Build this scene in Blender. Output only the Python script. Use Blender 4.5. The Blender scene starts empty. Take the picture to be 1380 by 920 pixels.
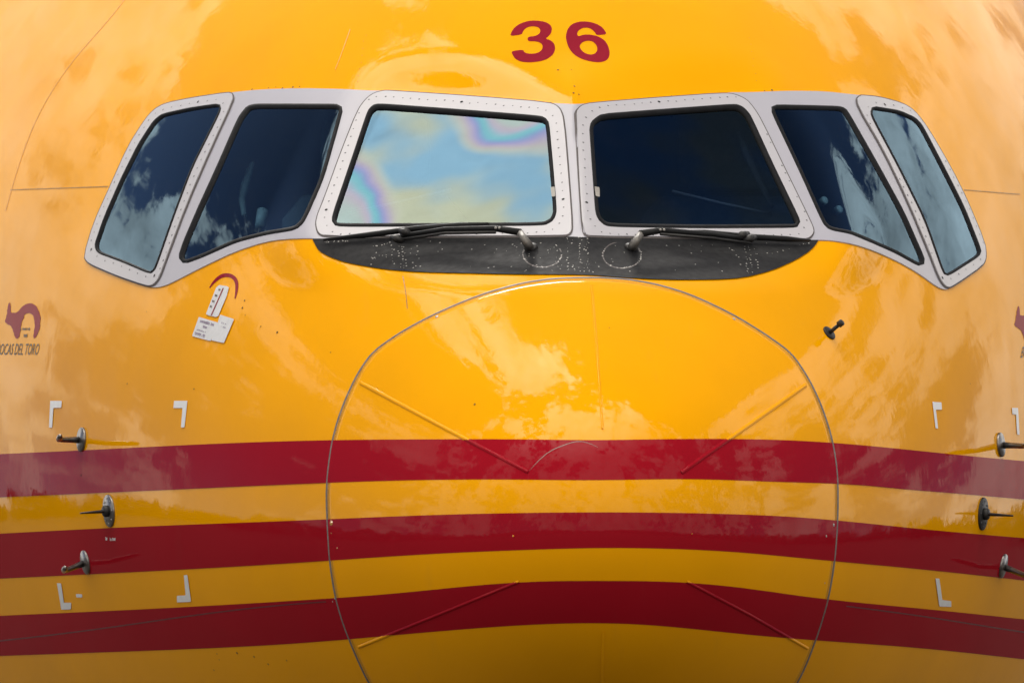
import bpy, math, random
import numpy as np
from mathutils import Vector, Matrix
from mathutils.geometry import delaunay_2d_cdt

random.seed(7)
rng = np.random.default_rng(7)
scene = bpy.context.scene

SUNVEC = (-0.06, 0.80, 0.60)
SUN_E = 1.0
SUN_ANGLE = 12.0
EXPOSURE = 1.08
CLOUD_L = 0.85
GLOW = 0.10
CLOUD_T0, CLOUD_T1 = 0.985, 1.07
# main cloud banks and blue gaps as the paint mirrors them, then front cover added as fill: direction, radius in degrees, amount of cover
CLOUD_LOBES = [(-.28, .36, .89, 7, .24), (-.43, .47, .77, 6, .22), (-.22, .20, .95, 6, .24), (-.12, -.08, .99, 8, .26), (-.04, -.28, .96, 8, .20),
               (-.40, .68, .61, 14, -.24), (-.57, .42, .71, 13, -.24),
               (.33, .44, .83, 26, -.36), (.65, .58, .49, 18, .06), (.42, .84, .34, 22, .08), (-.32, .90, .30, 16, .06),
               (-.66, .65, .37, 12, .04), (.51, .80, .32, 8, .18), (-.55, .78, .30, 8, .16), (.53, .69, .50, 4, .16),
               (0, -.35, .94, 36, .10), (0, -.95, .30, 55, .09)]  # unseen cover overhead and low in front, added to brighten nose and underside
CLOUD_TOP = (-.13, .06, .99, 42, 2.6)      # the one tall sunlit cloud: direction, radius, extra brightness
# ------------------------------------------------------------------ camera
REF_W, REF_H = 1380.0, 920.0
F_PX = 24200.0                      # focal length in reference pixels
TIP = np.array([0.0, 0.0, 3.70])    # nose tip of the airplane, 3.7 m above the apron
AZ, EL, DIST = math.radians(3.05), math.radians(3.1), 40.0
CAM = TIP + DIST * np.array([-math.sin(AZ) * math.cos(EL), -math.cos(AZ) * math.cos(EL), -math.sin(EL)])
_az = AZ - math.atan((812 - 690) / F_PX)
_el = EL + math.atan((712 - 460) / F_PX)
FWD = np.array([math.sin(_az) * math.cos(_el), math.cos(_az) * math.cos(_el), math.sin(_el)])
RGT = np.cross(FWD, [0, 0, 1.0]); RGT /= np.linalg.norm(RGT)
UPV = np.cross(RGT, FWD)
cam_data = bpy.data.cameras.new('camera')
cam = bpy.data.objects.new('camera', cam_data)
scene.collection.objects.link(cam)
m = Matrix.Identity(4)
for i in range(3):
    m[i][0], m[i][1], m[i][2], m[i][3] = RGT[i], UPV[i], -FWD[i], CAM[i]
cam.matrix_world = m
cam_data.sensor_width = 36.0
cam_data.lens = 36.0 * F_PX / REF_W
cam_data.clip_start = 1.0
cam_data.clip_end = 6000.0
cam_data.dof.use_dof = True
cam_data.dof.focus_distance = 41.3
cam_data.dof.aperture_fstop = 14.0
scene.camera = cam

# ------------------------------------------------------------------ sun, sky, exposure
SUN_DIR = np.array(SUNVEC); SUN_DIR = SUN_DIR / np.linalg.norm(SUN_DIR)
sun_el = math.asin(SUN_DIR[2]); sun_rot = math.atan2(SUN_DIR[0], SUN_DIR[1])
sun_data = bpy.data.lights.new('sun', 'SUN')
sun_data.energy = SUN_E
sun_data.angle = math.radians(SUN_ANGLE)
sun_data.color = (1.0, 0.95, 0.88)
sun = bpy.data.objects.new('sun', sun_data)
sun.rotation_euler = Vector(SUN_DIR).to_track_quat('Z', 'Y').to_euler()
scene.collection.objects.link(sun)

world = bpy.data.worlds.new('World'); scene.world = world
world.use_nodes = True
wn = world.node_tree.nodes; wl = world.node_tree.links
wn.clear()
def W(t, **kw):
    n = wn.new(t)
    for k, v in kw.items(): setattr(n, k, v)
    return n
w_out = W('ShaderNodeOutputWorld'); w_bg = W('ShaderNodeBackground')
w_bg.inputs['Strength'].default_value = 0.05
w_sky = W('ShaderNodeTexSky', sky_type='NISHITA', sun_disc=False, sun_elevation=sun_el, sun_rotation=sun_rot)
w_sky.air_density = 0.35; w_sky.dust_density = 0.4; w_sky.ozone_density = 2.0
w_tc = W('ShaderNodeTexCoord')
def w_math(op, a, b=None, c=None):
    n = W('ShaderNodeMath', operation=op)
    for i, v in enumerate((a, b, c)):
        if v is None: continue
        if isinstance(v, (int, float)): n.inputs[i].default_value = v
        else: wl.new(v, n.inputs[i])
    return n.outputs[0]
# drifting broken cumulus: fractal noise, denser where the paint mirrors cloud, open where it mirrors blue, thickened in front as fill light
w_n1 = W('ShaderNodeTexNoise'); w_n1.inputs['Scale'].default_value = 2.6; w_n1.inputs['Detail'].default_value = 9.0
w_n1.inputs['Roughness'].default_value = 0.64; w_n1.inputs['Distortion'].default_value = 0.5
wl.new(w_tc.outputs['Generated'], w_n1.inputs['Vector'])
w_n2 = W('ShaderNodeTexNoise'); w_n2.inputs['Scale'].default_value = 9.0; w_n2.inputs['Detail'].default_value = 8.0
w_n2.inputs['Roughness'].default_value = 0.68
wl.new(w_tc.outputs['Generated'], w_n2.inputs['Vector'])
cover = w_math('ADD', w_math('MULTIPLY', w_n1.outputs['Fac'], 1.0), w_math('MULTIPLY', w_n2.outputs['Fac'], 0.65))
w_n3 = W('ShaderNodeTexNoise'); w_n3.inputs['Scale'].default_value = 30.0; w_n3.inputs['Detail'].default_value = 7.0
w_n3.inputs['Roughness'].default_value = 0.66; w_n3.inputs['Distortion'].default_value = 0.3
wl.new(w_tc.outputs['Generated'], w_n3.inputs['Vector'])
cover = w_math('ADD', cover, w_math('MULTIPLY', w_n3.outputs['Fac'], 0.36))
for (dx, dy, dz, rad, amp) in CLOUD_LOBES:
    d = W('ShaderNodeVectorMath', operation='DOT_PRODUCT')
    wl.new(w_tc.outputs['Generated'], d.inputs[0]); d.inputs[1].default_value = (dx, dy, dz)
    mr = W('ShaderNodeMapRange', interpolation_type='SMOOTHSTEP')
    wl.new(d.outputs['Value'], mr.inputs['Value'])
    mr.inputs['From Min'].default_value = math.cos(math.radians(rad)); mr.inputs['From Max'].default_value = 1.0
    mr.inputs['To Min'].default_value = 0.0; mr.inputs['To Max'].default_value = amp
    cover = w_math('ADD', cover, mr.outputs['Result'])
w_mask = W('ShaderNodeMapRange', interpolation_type='SMOOTHSTEP')
wl.new(cover, w_mask.inputs['Value'])
w_mask.inputs['From Min'].default_value = CLOUD_T0; w_mask.inputs['From Max'].default_value = CLOUD_T1
# cloud brightness: grey bases to white tops, and brighter towards the sun
w_dens = W('ShaderNodeMapRange'); wl.new(w_n2.outputs['Fac'], w_dens.inputs['Value'])
w_dens.inputs['From Min'].default_value = 0.3; w_dens.inputs['From Max'].default_value = 0.7
w_dens.inputs['To Min'].default_value = 0.5; w_dens.inputs['To Max'].default_value = 1.25
w_sd = W('ShaderNodeVectorMath', operation='DOT_PRODUCT'); wl.new(w_tc.outputs['Generated'], w_sd.inputs[0])
w_sd.inputs[1].default_value = tuple(SUN_DIR)
w_glow = w_math('MULTIPLY', w_math('POWER', w_math('MAXIMUM', w_sd.outputs['Value'], 0.0), 9.0), GLOW)
w_td = W('ShaderNodeVectorMath', operation='DOT_PRODUCT'); wl.new(w_tc.outputs['Generated'], w_td.inputs[0])
w_td.inputs[1].default_value = CLOUD_TOP[:3]
w_top = W('ShaderNodeMapRange', interpolation_type='SMOOTHSTEP'); wl.new(w_td.outputs['Value'], w_top.inputs['Value'])
w_top.inputs['From Min'].default_value = math.cos(math.radians(CLOUD_TOP[3])); w_top.inputs['From Max'].default_value = 1.0
w_top.inputs['To Min'].default_value = 1.0; w_top.inputs['To Max'].default_value = 1.0 + CLOUD_TOP[4]
w_cb = w_math('MULTIPLY', w_math('MULTIPLY', w_math('ADD', w_glow, w_top.outputs['Result']), w_dens.outputs['Result']), CLOUD_L * 20.0)
w_cc = W('ShaderNodeVectorMath', operation='SCALE'); w_cc.inputs[0].default_value = (1.0, 0.94, 0.84)
wl.new(w_cb, w_cc.inputs['Scale'])
w_mix = W('ShaderNodeMix', data_type='RGBA')
wl.new(w_mask.outputs['Result'], w_mix.inputs['Factor'])
wl.new(w_sky.outputs['Color'], w_mix.inputs['A']); wl.new(w_cc.outputs['Vector'], w_mix.inputs['B'])
wl.new(w_mix.outputs['Result'], w_bg.inputs['Color']); wl.new(w_bg.outputs['Background'], w_out.inputs['Surface'])

vs = scene.view_settings
vs.view_transform = 'Standard'; vs.look = 'None'; vs.gamma = 1.0; vs.use_curve_mapping = False
vs.exposure = EXPOSURE
scene.render.engine = 'CYCLES'
scene.cycles.max_bounces = 8; scene.cycles.transparent_max_bounces = 12
scene.cycles.sample_clamp_indirect = 6.0

# ------------------------------------------------------------------ hull shape
# lines of the nose against s = sqrt(distance aft of the tip); natural cubic splines keep mirror images smooth
def spline(xs, ys):
    xs = np.array(xs, float); ys = np.array(ys, float); n = len(xs); h = np.diff(xs)
    A = np.zeros((n, n)); r = np.zeros(n); A[0, 0] = A[-1, -1] = 1
    for i in range(1, n - 1):
        A[i, i - 1], A[i, i], A[i, i + 1] = h[i - 1], 2 * (h[i - 1] + h[i]), h[i]
        r[i] = 6 * ((ys[i + 1] - ys[i]) / h[i] - (ys[i] - ys[i - 1]) / h[i - 1])
    M = np.linalg.solve(A, r)
    def f(x):
        x = np.asarray(x, float); i = np.clip(np.searchsorted(xs, x) - 1, 0, n - 2)
        a = xs[i + 1] - x; b = x - xs[i]; hh = h[i]
        return (M[i] * a**3 + M[i + 1] * b**3) / (6 * hh) + (ys[i] / hh - M[i] * hh / 6) * a + (ys[i + 1] / hh - M[i + 1] * hh / 6) * b
    return f
def line(pts):
    f = spline([0.0] + [math.sqrt(p[0]) for p in pts], [0.0] + [p[1] for p in pts])
    t = np.linspace(0, math.sqrt(24.0), 24001)
    return t, f(t)
TS, ZT = line([(.08, .225), (.30, .415), (.88, .795), (1.65, 1.31), (3.2, 1.93), (5.6, 2.40), (8.0, 2.54), (12.0, 2.55), (17, 2.55), (24, 2.55)])
_, ZB = line([(.08, -.215), (.30, -.385), (.9, -.61), (1.7, -.81), (3.2, -1.09), (5.6, -1.37), (8.0, -1.50), (12, -1.52), (17, -1.52), (24, -1.52)])
_, WW = line([(.08, .23), (.30, .425), (.9, .755), (1.7, 1.06), (3.2, 1.43), (5.6, 1.79), (8.0, 1.92), (12, 1.93), (17, 1.93), (24, 1.93)])
_, ZC = line([(.08, .0), (.30, .01), (.9, .10), (1.7, .23), (3.2, .40), (5.6, .50), (8.0, .52), (12, .52), (17, .52), (24, .52)])
def tab(T, s): return np.interp(s, TS, T)

def depth_base(x, z):
    """distance aft of the tip at which the smooth hull passes through (x, z); z from the tip"""
    x = np.asarray(x, float); z = np.asarray(z, float)
    lo = np.full(x.shape, 1e-4); hi = np.full(x.shape, math.sqrt(23.9))
    for _ in range(44):
        s = 0.5 * (lo + hi)
        zc = tab(ZC, s); dz = z - zc
        H = np.where(dz > 0, tab(ZT, s) - zc, zc - tab(ZB, s))
        out = (x / tab(WW, s))**2 + (dz / H)**2 > 1
        lo = np.where(out, s, lo); hi = np.where(out, hi, s)
    return (0.5 * (lo + hi))**2

FACET = None
def poly_dist(x, z, poly):
    """signed distance to a polygon (negative inside)"""
    d = np.full(x.shape, 1e9); ins = np.zeros(x.shape, bool)
    n = len(poly)
    for i in range(n):
        ax, az = poly[i]; bx, bz = poly[(i + 1) % n]
        ex, ez = bx - ax, bz - az
        t = np.clip(((x - ax) * ex + (z - az) * ez) / (ex * ex + ez * ez + 1e-18), 0, 1)
        d = np.minimum(d, np.hypot(x - ax - t * ex, z - az - t * ez))
        c = ((az > z) != (bz > z)) & (x < (bx - ax) * (z - az) / (bz - az + 1e-18) + ax)
        ins ^= c
    return np.where(ins, -d, d)
def facet_blend(x, z, y):
    """the two windscreens are flat: fair the hull into their planes, meeting in a ridge on the centre line"""
    if FACET is None: return y
    poly, (a, b, c) = FACET
    ax = np.abs(x)
    d = poly_dist(ax, z, poly)
    t = np.clip(1 - d / 0.15, 0, 1); w = t * t * (3 - 2 * t)
    return y + w * (a * ax + b * z + c - y)
def depth(x, z): return facet_blend(x, z, depth_base(x, z))

def rays(uv):
    uv = np.asarray(uv, float)
    d = FWD + np.outer((uv[:, 0] - REF_W / 2) / F_PX, RGT) - np.outer((uv[:, 1] - REF_H / 2) / F_PX, UPV)
    return d                                     # unnormalised: one metre along the lens axis
def surf(uv):
    """where the sight lines of photograph points meet the hull, with the outward normals"""
    d = rays(uv)
    y = np.full(len(d), 1.5)
    for _ in range(14):
        k = (y - CAM[1]) / d[:, 1]
        P = CAM + d * k[:, None]
        y = np.clip(depth(P[:, 0], P[:, 2] - TIP[2]), 0, 20)
    k = (y - CAM[1]) / d[:, 1]
    P = CAM + d * k[:, None]
    return P, normals_at(P[:, 0], P[:, 2] - TIP[2])
def normals_at(x, z):
    e = 0.0015
    gx = (depth(x + e, z) - depth(x - e, z)) / (2 * e); gz = (depth(x, z + e) - depth(x, z - e)) / (2 * e)
    gx = np.clip(gx, -30, 30); gz = np.clip(gz, -30, 30)
    N = np.stack([gx, -np.ones_like(gx), gz], 1)
    return N / np.linalg.norm(N, axis=1)[:, None]
def project(P):
    v = np.asarray(P) - CAM
    dz = v @ FWD
    return np.stack([REF_W / 2 + F_PX * (v @ RGT) / dz, REF_H / 2 - F_PX * (v @ UPV) / dz], 1)
def _fit_facet():
    global FACET
    L = [(432, 320), (512, 126), (762, 142), (778, 320)]; R = [(1110, 322), (990, 128), (776, 142), (786, 320)]
    PL, _ = surf(np.array(L)); PR, _ = surf(np.array(R))
    x = (np.abs(PL[:, 0]) + np.abs(PR[:, 0])) / 2; z = (PL[:, 2] + PR[:, 2]) / 2 - TIP[2]
    x[2] = x[3] = 0.0
    y = depth_base(x, z)
    y[2] += 0.0; y[3] += 0.0
    A = np.stack([x, z, np.ones(4)], 1)
    co = np.linalg.lstsq(A, y, rcond=None)[0]
    FACET = (list(zip(x, z)), co)
_fit_facet()

# ------------------------------------------------------------------ materials
def mat(name):
    mm = bpy.data.materials.new(name); mm.use_nodes = True
    nt = mm.node_tree; b = nt.nodes['Principled BSDF']
    return mm, nt, b
def setp(b, **kw):
    for k, v in kw.items(): b.inputs[k.replace('_', ' ')].default_value = v
def N(nt, t, **kw):
    n = nt.nodes.new(t)
    for k, v in kw.items(): setattr(n, k, v)
    return n
def objco(nt): return N(nt, 'ShaderNodeTexCoord').outputs['Object']
def noise(nt, co, scale, detail=3.0, rough=0.5, stretch=None):
    if stretch:
        mp = N(nt, 'ShaderNodeMapping'); mp.inputs['Scale'].default_value = stretch
        nt.links.new(co, mp.inputs['Vector']); co = mp.outputs['Vector']
    n = N(nt, 'ShaderNodeTexNoise'); n.inputs['Scale'].default_value = scale
    n.inputs['Detail'].default_value = detail; n.inputs['Roughness'].default_value = rough
    nt.links.new(co, n.inputs['Vector']); return n.outputs['Fac']
def remap(nt, v, a, b, c, d, smooth=False):
    r = N(nt, 'ShaderNodeMapRange'); nt.links.new(v, r.inputs['Value'])
    if smooth: r.interpolation_type = 'SMOOTHSTEP'
    for k, x in zip(('From Min', 'From Max', 'To Min', 'To Max'), (a, b, c, d)): r.inputs[k].default_value = x
    return r.outputs['Result']
def mixc(nt, f, a, b):
    n = N(nt, 'ShaderNodeMix', data_type='RGBA')
    nt.links.new(f, n.inputs['Factor'])
    for k, x in (('A', a), ('B', b)):
        if isinstance(x, tuple): n.inputs[k].default_value = x
        else: nt.links.new(x, n.inputs[k])
    return n.outputs['Result']
def bump(nt, b, hs, normal='Normal'):
    """chain of (height socket, distance in metres, strength)"""
    prev = None
    for h, dist, st in hs:
        bp = N(nt, 'ShaderNodeBump'); bp.inputs['Strength'].default_value = st; bp.inputs['Distance'].default_value = dist
        nt.links.new(h, bp.inputs['Height'])
        if prev is not None: nt.links.new(prev, bp.inputs['Normal'])
        prev = bp.outputs['Normal']
    nt.links.new(prev, b.inputs[normal])
def paint(name, col, rough=0.035, dirt=(0.35, 0.22, 0.08), wave=1.0, gloss=0.50):
    """aged enamel: a matt colour coat under a worn gloss that keeps part of its mirror strength"""
    mm, nt, b = mat(name); nt.nodes.remove(b); co = objco(nt)
    fade = noise(nt, co, 2.3, 4.0)
    streak = noise(nt, co, 9.0, 5.0, 0.6, (2.2, 0.5, 0.35))
    speck = noise(nt, co, 160.0, 2.0, 0.5)
    c2 = tuple(x * 0.93 for x in col[:3]) + (1,)
    base = mixc(nt, remap(nt, fade, .35, .65, 0, 1), col, c2)
    base = mixc(nt, remap(nt, streak, .60, .78, 0, .08), base, dirt + (1,))
    base = mixc(nt, remap(nt, speck, .79, .83, 0, .55), base, (.05, .03, .02, 1))
    df = N(nt, 'ShaderNodeBsdfDiffuse'); gl = N(nt, 'ShaderNodeBsdfGlossy'); fr = N(nt, 'ShaderNodeFresnel')
    mx = N(nt, 'ShaderNodeMixShader'); ml = N(nt, 'ShaderNodeMath', operation='MULTIPLY')
    nt.links.new(base, df.inputs['Color']); fr.inputs['IOR'].default_value = 1.5
    nt.links.new(remap(nt, streak, .35, .75, rough * .7, rough * 1.9), gl.inputs['Roughness'])
    dents = noise(nt, co, 3.2, 2.0, .45, (1.0, .6, .8)); fine = noise(nt, co, 26.0, 3.0, .55, (1.0, .5, .5))
    bump(nt, gl, [(dents, .010 * wave, .32), (fine, .0010 * wave, .35)])
    nt.links.new(fr.outputs['Fac'], ml.inputs[0])
    nt.links.new(remap(nt, streak, .45, .75, gloss, gloss * .8), ml.inputs[1])
    nt.links.new(ml.outputs[0], mx.inputs['Fac']); nt.links.new(df.outputs[0], mx.inputs[1]); nt.links.new(gl.outputs[0], mx.inputs[2])
    nt.links.new(mx.outputs[0], nt.nodes['Material Output'].inputs['Surface'])
    return mm
M = {}
M['yellow'] = paint('yellow_paint', (.90, .385, .0, 1))
M['red'] = paint('red_paint', (.33, .007, .016, 1), dirt=(.22, .06, .05), gloss=.26)
M['ink'] = paint('maroon_print', (.27, .014, .028, 1), dirt=(.3, .1, .1), gloss=.30)
def plain(name, col, rough=.5, metal=0.0, nscale=40.0, var=.15, bmp=.0004, spec=.5):
    mm, nt, b = mat(name); co = objco(nt)
    n = noise(nt, co, nscale, 4.0, .6)
    c2 = tuple(x * (1 - var) for x in col[:3]) + (1,)
    nt.links.new(mixc(nt, remap(nt, n, .3, .7, 0, 1), tuple(col[:3]) + (1,), c2), b.inputs['Base Color'])
    nt.links.new(remap(nt, n, .3, .7, rough * .93, min(1, rough * 1.07)), b.inputs['Roughness'])
    setp(b, Metallic=metal); b.inputs['Specular IOR Level'].default_value = spec
    if bmp: bump(nt, b, [(n, bmp, .5)])
    return mm
M['white'] = plain('white_paint', (.43, .42, .475), .34, var=.02, nscale=12, bmp=0)
M['plate'] = plain('frame_plate_paint', (.49, .475, .51), .32, var=.02, nscale=12, bmp=0)
M['black'] = plain('anti_glare_black', (.020, .020, .022), .75, nscale=60, var=.35, spec=.2, bmp=.0001)
M['rubber'] = plain('black_rubber', (.010, .010, .012), .7, var=.3, spec=.12)
M['groove'] = plain('dark_sealant', (.10, .085, .085), .7)
M['seam'] = plain('grey_sealant', (.19, .165, .15), .55, nscale=90, var=.4)
M['faint'] = plain('faint_seam_shade', (.74, .30, .004), .4)
M['redseam'] = plain('red_seam_shade', (.13, .008, .012), .5)
M['ocher'] = plain('yellow_seam_shade', (.42, .20, .015), .5)
M['screw'] = plain('screw_steel', (.10, .10, .11), .5, .2)
M['hole'] = plain('screw_dark', (.02, .02, .02), .8)
M['chip'] = plain('bare_rivet', (.46, .44, .42), .45, .2)
M['mark'] = plain('white_marking', (.80, .80, .80), .35, var=.1)
M['letter'] = plain('grey_print', (.085, .065, .05), .5)
M['steel'] = plain('probe_steel', (.30, .28, .27), .30, .9, nscale=70, var=.45)
M['post'] = plain('dull_post_metal', (.20, .185, .17), .55, .35, nscale=60, var=.4)
M['tab'] = plain('terminal_tab', (.33, .31, .28), .5)
M['darkmetal'] = plain('dark_metal', (.030, .028, .028), .5, .3, nscale=70, var=.4)
M['wiper'] = plain('wiper_black', (.010, .010, .011), .6, var=.3, spec=.25, bmp=0)
M['sticker'] = plain('sticker_white', (.68, .68, .70), .45, var=.12)
M['inkgrey'] = plain('sticker_ink', (.30, .24, .34), .6)
M['liner'] = plain('cockpit_lining', (.55, .60, .58), .8, nscale=8)
M['panel'] = plain('cockpit_panel', (.09, .10, .11), .7)
M['seat'] = plain('seat_cover', (.40, .42, .40), .85)
M['rail'] = plain('cockpit_rail', (.60, .66, .66), .4)
M['shade'] = plain('cockpit_shade', (.45, .50, .47), .7)

def glass(name, ior, tint, refl=(1, 1, 1), dirt=.05):
    mm, nt, b = mat(name); nt.nodes.remove(b)
    out = nt.nodes['Material Output']; co = objco(nt)
    fr = N(nt, 'ShaderNodeFresnel'); fr.inputs['IOR'].default_value = ior
    tr = N(nt, 'ShaderNodeBsdfTransparent'); tr.inputs['Color'].default_value = tint + (1,)
    gl = N(nt, 'ShaderNodeBsdfGlossy'); gl.inputs['Roughness'].default_value = .02
    gl.inputs['Color'].default_value = refl + (1,)
    bp = N(nt, 'ShaderNodeBump'); bp.inputs['Strength'].default_value = .2; bp.inputs['Distance'].default_value = .004
    nt.links.new(noise(nt, co, 5.0, 2.0, .4), bp.inputs['Height'])
    nt.links.new(bp.outputs['Normal'], gl.inputs['Normal']); nt.links.new(bp.outputs['Normal'], fr.inputs['Normal'])
    mx = N(nt, 'ShaderNodeMixShader')
    nt.links.new(fr.outputs['Fac'], mx.inputs['Fac']); nt.links.new(tr.outputs[0], mx.inputs[1]); nt.links.new(gl.outputs[0], mx.inputs[2])
    df = N(nt, 'ShaderNodeBsdfDiffuse'); df.inputs['Color'].default_value = (.35, .36, .36, 1)
    mx2 = N(nt, 'ShaderNodeMixShader')
    nt.links.new(remap(nt, noise(nt, co, 6.0, 6.0, .65), .5, .8, 0, dirt), mx2.inputs['Fac'])
    nt.links.new(mx.outputs[0], mx2.inputs[1]); nt.links.new(df.outputs[0], mx2.inputs[2])
    nt.links.new(mx2.outputs[0], out.inputs['Surface'])
    return mm, nt, gl
M['glass'] = glass('side_window_glass', 1.66, (.46, .66, .78), (.50, .76, 1.0), dirt=.006)[0]

# ------------------------------------------------------------------ mesh helpers
def link(name, verts, faces, mats, parent=None, normals=None, smooth=True, fmat=None):
    me = bpy.data.meshes.new(name)
    me.from_pydata([tuple(map(float, v)) for v in verts], [], [tuple(map(int, f)) for f in faces])
    for q in (mats if isinstance(mats, (list, tuple)) else [mats]): me.materials.append(q)
    if fmat is not None: me.polygons.foreach_set('material_index', np.asarray(fmat, np.int32))
    me.polygons.foreach_set('use_smooth', np.full(len(me.polygons), smooth))
    me.update()
    if normals is not None: me.normals_split_custom_set_from_vertices([tuple(map(float, n)) for n in normals])
    o = bpy.data.objects.new(name, me)
    scene.collection.objects.link(o)
    if parent is not None: o.parent = parent
    return o
def closed_len(p):
    q = np.vstack([p, p[:1]]); d = np.hypot(*np.diff(q, axis=0).T)
    return q, np.concatenate([[0], np.cumsum(d)])
def chaikin(p, k=2, a=.22):
    p = np.asarray(p, float)
    for _ in range(k):
        n = np.roll(p, -1, 0)
        p = np.stack([(1 - a) * p + a * n, a * p + (1 - a) * n], 1).reshape(-1, 2)
    return p
def resample(p, step):
    q, L = closed_len(np.asarray(p, float)); n = max(8, int(round(L[-1] / step)))
    t = np.linspace(0, L[-1], n, endpoint=False)
    return np.stack([np.interp(t, L, q[:, 0]), np.interp(t, L, q[:, 1])], 1)
def resample_open(p, step):
    p = np.asarray(p, float); d = np.hypot(*np.diff(p, axis=0).T); L = np.concatenate([[0], np.cumsum(d)])
    n = max(2, int(round(L[-1] / step)) + 1); t = np.linspace(0, L[-1], n)
    return np.stack([np.interp(t, L, p[:, 0]), np.interp(t, L, p[:, 1])], 1)
def smooth_open(p, step):
    """spline through traced points"""
    p = np.asarray(p, float); t = np.concatenate([[0], np.cumsum(np.hypot(*np.diff(p, axis=0).T))])
    fx, fy = spline(t, p[:, 0]), spline(t, p[:, 1])
    s = np.linspace(0, t[-1], max(4, int(t[-1] / step)))
    return np.stack([fx(s), fy(s)], 1)
def area2(p): x, y = np.asarray(p).T; return np.sum(x * np.roll(y, -1) - np.roll(x, -1) * y)
def offset(p, w):
    """grow a closed contour by w (any winding)"""
    p = np.asarray(p, float); t = np.roll(p, -1, 0) - np.roll(p, 1, 0); t /= np.linalg.norm(t, axis=1)[:, None] + 1e-12
    n = np.stack([t[:, 1], -t[:, 0]], 1)
    if area2(p) < 0: n = -n
    return p + n * w
def inside(pts, poly):
    pts = np.asarray(pts, float); return poly_dist(pts[:, 0], pts[:, 1], [tuple(q) for q in poly]) < 0
def fill(outer, holes=(), step=9.0):
    """triangulate a traced region with inner points so that it follows the hull"""
    outer = np.asarray(outer, float); loops = [outer] + [np.asarray(h, float) for h in holes]
    V = np.vstack(loops); E = []; k = 0
    for l in loops:
        n = len(l); E += [(k + i, k + (i + 1) % n) for i in range(n)]; k += n
    x0, y0 = outer.min(0); x1, y1 = outer.max(0)
    gx, gy = np.meshgrid(np.arange(x0 + step / 2, x1, step), np.arange(y0 + step / 2, y1, step))
    G = np.stack([gx.ravel(), gy.ravel()], 1)
    if len(G):
        dd = poly_dist(G[:, 0], G[:, 1], [tuple(q) for q in outer]); keep = dd < -step * .45
        for h in loops[1:]:
            keep &= poly_dist(G[:, 0], G[:, 1], [tuple(q) for q in h]) > step * .45
        V = np.vstack([V, G[keep]])
    r = delaunay_2d_cdt([Vector(v) for v in V], E, [], 0, 1e-6)
    P = np.array([tuple(v) for v in r[0]]); F = np.array(r[2])
    c = P[F].mean(1); ok = inside(c, outer)
    for h in loops[1:]: ok &= ~inside(c, h)
    return P, F[ok]
def sheet(name, outer, holes, mats, parent, lift, step=9.0, wall=0.0, dens=4.0):
    """a skin-tight sheet of paint or metal lying `lift` metres proud of the hull, with side walls `wall` metres deep"""
    outer = resample(outer, dens); holes = [resample(h, dens) for h in holes]
    P2, F = fill(outer, holes, step)
    S, Nn = surf(P2)
    F = [tuple(f) if area2(P2[list(f)]) > 0 else tuple(f[::-1]) for f in F]
    F = [f[::-1] for f in F]                                   # image y runs down: outward facing
    V = list(S + Nn * lift); NN = list(Nn); faces = list(F)
    if wall:
        for lp, sg in [(outer, 1)] + [(h, -1) for h in holes]:
            s, nn = surf(lp); k = len(V); n = len(lp)
            o = offset(lp, 1.0 * sg); so, _ = surf(o); wn_ = so - s; wn_ /= np.linalg.norm(wn_, axis=1)[:, None] + 1e-12
            V += list(s + nn * lift) + list(s + nn * (lift - wall)); NN += list(wn_) * 2
            fl = (area2(lp) > 0) == (sg > 0)
            for i in range(n):
                j = (i + 1) % n; q = (k + i, k + j, k + n + j, k + n + i)
                faces.append(q if fl else q[::-1])
    return link(name, V, faces, mats, parent, NN)
def band(name, contour, offs, lifts, mats, parent):
    """a strip that follows a closed contour: one row per (offset in px, lift in m)"""
    n = len(contour); rows = []
    for w, l in zip(offs, lifts):
        s, nn = surf(offset(contour, w)); rows.append(s + nn * l)
    V = np.vstack(rows); F = []
    for r in range(len(rows) - 1):
        for i in range(n):
            j = (i + 1) % n; F.append((r * n + i, r * n + j, (r + 1) * n + j, (r + 1) * n + i))
    if (area2(contour) > 0): F = [f[::-1] for f in F]
    return link(name, V, F, mats, parent)
def ribbon(name, path, width, lift, mats, parent, step=4.0, high=0.0, fmatf=None, taper=False):
    """an open strip along a path of photograph points, `width` px wide, crowned by `high` metres"""
    p = resample_open(path, step); t = np.gradient(p, axis=0); t /= np.linalg.norm(t, axis=1)[:, None] + 1e-12
    n = np.stack([-t[:, 1], t[:, 0]], 1); prof = [(-.5, 0.0), (-.25, .85), (0, 1), (.25, .85), (.5, 0.0)] if high else [(-.5, 0), (.5, 0)]
    m_ = len(p); rows = []; w = np.full(m_, float(width))
    if taper: w = w * np.sin(np.linspace(.12, math.pi - .12, m_))**.7
    for a, h in prof:
        s, nn = surf(p + n * (a * w)[:, None]); rows.append(s + nn * (lift + high * h))
    V = np.vstack(rows); F = []
    for r in range(len(rows) - 1):
        for i in range(m_ - 1): F.append((r * m_ + i, r * m_ + i + 1, (r + 1) * m_ + i + 1, (r + 1) * m_ + i)[::-1])
    fm = None
    if fmatf:
        c = [project(np.array([V[list(f)].mean(0)]))[0] for f in F]; fm = [fmatf(q) for q in c]
    return link(name, V, F, mats, parent, fmat=fm)
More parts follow.
